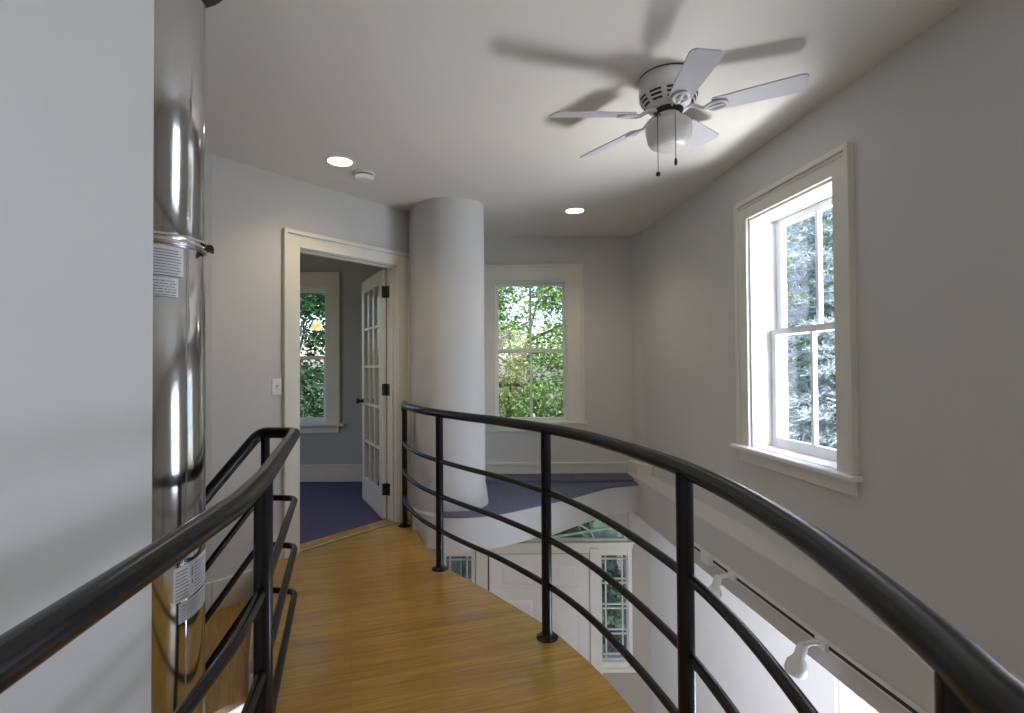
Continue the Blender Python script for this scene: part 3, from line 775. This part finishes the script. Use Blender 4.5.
def tree(name, label, cat, loc, hgt, c, rad, n, size, m, seed, group=None, clumps=40, trunk=.14):
    rg = random.Random(seed)
    t = thing(name, label, cat, loc, group)
    me = leaves(Vector(c)-Vector(loc), rad, n, size, rg, clumps); me.materials.append(m)
    o_ = bpy.data.objects.new('foliage', me); COL.objects.link(o_); o_.parent = t
    tk = MB(); b0 = Vector(loc); top = Vector((c[0], c[1], c[2]+rad[2]*.4))
    tk.tube([b0, b0.lerp(top, .3)+Vector((.05, 0, 0)), b0.lerp(top, .65)-Vector((.04, .03, 0)), top], [trunk, trunk*.75, trunk*.5, trunk*.15], 10)
    for k in range(5):
        q_ = b0.lerp(top, .4+.11*k); a = rg.uniform(0, 2*PI)
        tk.tube([q_, q_+Vector((math.cos(a)*rad[0]*.35, math.sin(a)*rad[1]*.35, .3)), q_+Vector((math.cos(a)*rad[0]*.7, math.sin(a)*rad[1]*.7, .45))], [trunk*.4, trunk*.25, trunk*.08], 7)
    tk.build('trunk', M['bark'], t)
    return t
G0 = -2.95
tree('broadleaf_tree', 'bright green leafy tree outside the back window', 'tree', (-.9, 11.0, G0), 7, (.55, 10.6, 1.4), (2.3, .9, 3.2), 60000, .085, M['leafA'], 3, clumps=420, trunk=.10)
tree('broadleaf_tree', 'dark green leafy tree outside the bedroom window', 'tree', (-5.6, 11.2, G0), 7, (-4.1, 10.6, 1.0), (1.3, .9, 3.0), 26000, .10, M['leafB'], 5, clumps=300, trunk=.10)
tree('broadleaf_tree', 'green leafy tree outside the right window, behind the blue spruce', 'tree', (9.0, 12.4, G0), 8, (8.6, 12.4, 2.8), (2.6, 1.6, 4.6), 30000, .15, M['leafA'], 8, clumps=300)
# blue spruce
SX, SY = 4.7, 7.6
sp = thing('spruce_tree', 'pale blue spruce standing just outside the right window', 'tree', (SX, SY, G0))
MB().tube([(SX, SY, G0), (SX, SY, 6.0)], [.12, .02], 10).build('trunk', M['bark'], sp)
rg = random.Random(11); vs, fs = [], []
z = -1.9
while z < 6.0:
    q_ = (6.4-z)/8.2; R_ = 1.75*q_+.1
    for k in range(int(17*q_)+7):
        a = rg.uniform(0, 2*PI); L_ = R_*rg.uniform(.75, 1.1); z0 = z+rg.uniform(-.12, .12)
        for i in range(int(L_*42)):
            t_ = rg.uniform(.12, 1)*L_
            sd_ = rg.gauss(0, .10)*(1-.5*t_/L_)
            p = Vector((math.cos(a)*t_-math.sin(a)*sd_, math.sin(a)*t_+math.cos(a)*sd_, z0-G0-.26*t_+.12*t_*t_/R_-abs(sd_)*.3))
            for _ in range(2):
                d = Vector((math.cos(a)+rg.gauss(0, .8), math.sin(a)+rg.gauss(0, .8), rg.gauss(.12, .4))).normalized()
                s_ = d.cross(Vector((rg.gauss(0, 1), rg.gauss(0, 1), 1))).normalized()*.0125
                l_ = rg.uniform(.07, .13); o_ = len(vs)
                vs += [tuple(p-s_), tuple(p+s_), tuple(p+d*l_+s_*.6), tuple(p+d*l_-s_*.6)]; fs.append((o_, o_+1, o_+2, o_+3))
    z += .21
me = bpy.data.meshes.new('needles'); me.from_pydata(vs, [], fs); me.materials.append(M['leafC'])
o_ = bpy.data.objects.new('needles', me); COL.objects.link(o_); o_.parent = sp
# shrubs by the entry
for i, (x, y, lab, r) in enumerate(((1.75, 7.2, 'dark shrub seen through the right sidelight of the front door', (.55, .5, .95)), (-1.15, 7.2, 'dark shrub seen through the left sidelight of the front door', (.6, .5, 1.0)), (.45, 8.6, 'dark shrub seen through the fanlight over the front door', (.85, .45, 1.2)))):
    tree('shrub', lab, 'shrub', (x, y, G0), 2, (x, y, G0+r[2]*1.0), r, 3200, .10, M['leafD'], 20+i, 'shrubs outside the front door', 30, .05)

# ------------------------------------------------------------------ camera
cam = bpy.data.cameras.new('camera'); co = bpy.data.objects.new('camera', cam); COL.objects.link(co)
cam.sensor_width = 36; cam.lens = 530/1024*36; cam.clip_start = .02
co.matrix_world = Matrix.Translation((0, 0, H)) @ Matrix.Rotation(PI/2+.0165, 4, 'X') @ Matrix.Rotation(-.0069, 4, 'Z')
SC.camera = co

# ------------------------------------------------------------------ light
w = bpy.data.worlds.new('sky'); SC.world = w; w.use_nodes = True
nt = w.node_tree; bg = nt.nodes['Background']
sk = nt.nodes.new('ShaderNodeTexSky'); sk.sky_type = 'NISHITA'; sk.sun_disc = False
sk.sun_elevation = math.radians(48); sk.sun_rotation = math.radians(150); sk.altitude = 50; sk.dust_density = 2.0
nt.links.new(sk.outputs['Color'], bg.inputs['Color']); bg.inputs['Strength'].default_value = .45
def sun(dirv, e, col=(1, .95, .87), ang=.6):
    l = bpy.data.lights.new('sun', 'SUN'); l.energy = e; l.color = col; l.angle = math.radians(ang)
    o_ = bpy.data.objects.new('sun', l); COL.objects.link(o_)
    o_.rotation_euler = Vector(dirv).to_track_quat('-Z', 'Y').to_euler(); return o_
tdir = RU*.66 - RN*.24
sun((tdir.x, tdir.y, -.72), 9)
def area(name, loc, target, sx_, sy_, e, col=(1, 1, 1), spread=180):
    l = bpy.data.lights.new(name, 'AREA'); l.shape = 'RECTANGLE'; l.size = sx_; l.size_y = sy_; l.energy = e; l.color = col; l.spread = math.radians(spread)
    o_ = bpy.data.objects.new(name, l); COL.objects.link(o_); o_.location = loc
    o_.rotation_euler = (Vector(target)-Vector(loc)).to_track_quat('-Z', 'Y').to_euler(); return o_
DAY = (.86, .92, 1.0)
COOL = (.80, .85, 1.0)
# sunlit ground and sky throwing light in through the right window
a0 = RF(2.75, .66, .42)
area('window_bounce', a0, (FX-.2, FY, CZ), 1.1, .62, 138, (.97, .97, 1.0))
area('window_sky', (2.75, 1.95, 1.75), (-.4, 4.2, .9), 1.0, 1.6, 130, (.70, .80, 1.0))
# daylight at windows out of the picture, then an added bedroom fill
area('side_window_daylight', RF(.895, .40, 1.5), RF(.895, -3, 1.4), .72, 1.4, 38, (.80, .88, 1.0))
area('lower_side_daylight', RF(2.08, .5, -1.1), RF(2.0, -3, .4), .7, 1.4, 62, (.72, .79, 1.0))
area('bedroom_fill', (-3.7, 4.3, 1.3), (-1.5, 5.2, .9), 1.3, 1.5, 3.5, DAY)
def bulb(name, loc, e, r, col):
    l = bpy.data.lights.new(name, 'POINT'); l.energy = e; l.shadow_soft_size = r; l.color = col
    o_ = bpy.data.objects.new(name, l); COL.objects.link(o_); o_.location = loc
bulb('lower_hall_fill', (-.10, 1.6, -.268), 52, .02, (1.0, .93, .82))  # unseen fill under the bridge, added to brighten the lower hall
l = bpy.data.lights.new('lower_wall_fill_spot', 'SPOT'); l.energy = 260; l.spot_size = math.radians(84); l.spot_blend = .7; l.shadow_soft_size = .02; l.color = COOL  # added spot below the bridge, out of view, brightens the lower right wall
o_ = bpy.data.objects.new('lower_wall_fill_spot', l); COL.objects.link(o_); o_.location = (-.45, 1.9, -.268)
o_.rotation_euler = (Vector((1.6, 3.3, -1.0))-o_.location).to_track_quat('-Z', 'Y').to_euler()
for x, y, e in ((-1.097, 3.385, 19), (.545, 4.51, 16)):
    l = bpy.data.lights.new('recessed_lamp', 'SPOT'); l.energy = e; l.spot_size = math.radians(135); l.spot_blend = .8; l.shadow_soft_size = .06; l.color = (1, .80, .50)
    o_ = bpy.data.objects.new('recessed_lamp', l); COL.objects.link(o_); o_.location = (x, y, CZ-.03)

# ------------------------------------------------------------------ colour management
vs_ = SC.view_settings
vs_.view_transform = 'Standard'; vs_.look = 'None'; vs_.gamma = 1; vs_.use_curve_mapping = False; vs_.exposure = 0.0
SC.cycles.use_denoising = True
SC.cycles.max_bounces = 10; SC.cycles.diffuse_bounces = 6; SC.cycles.transparent_max_bounces = 16
SC.cycles.sample_clamp_indirect = 6
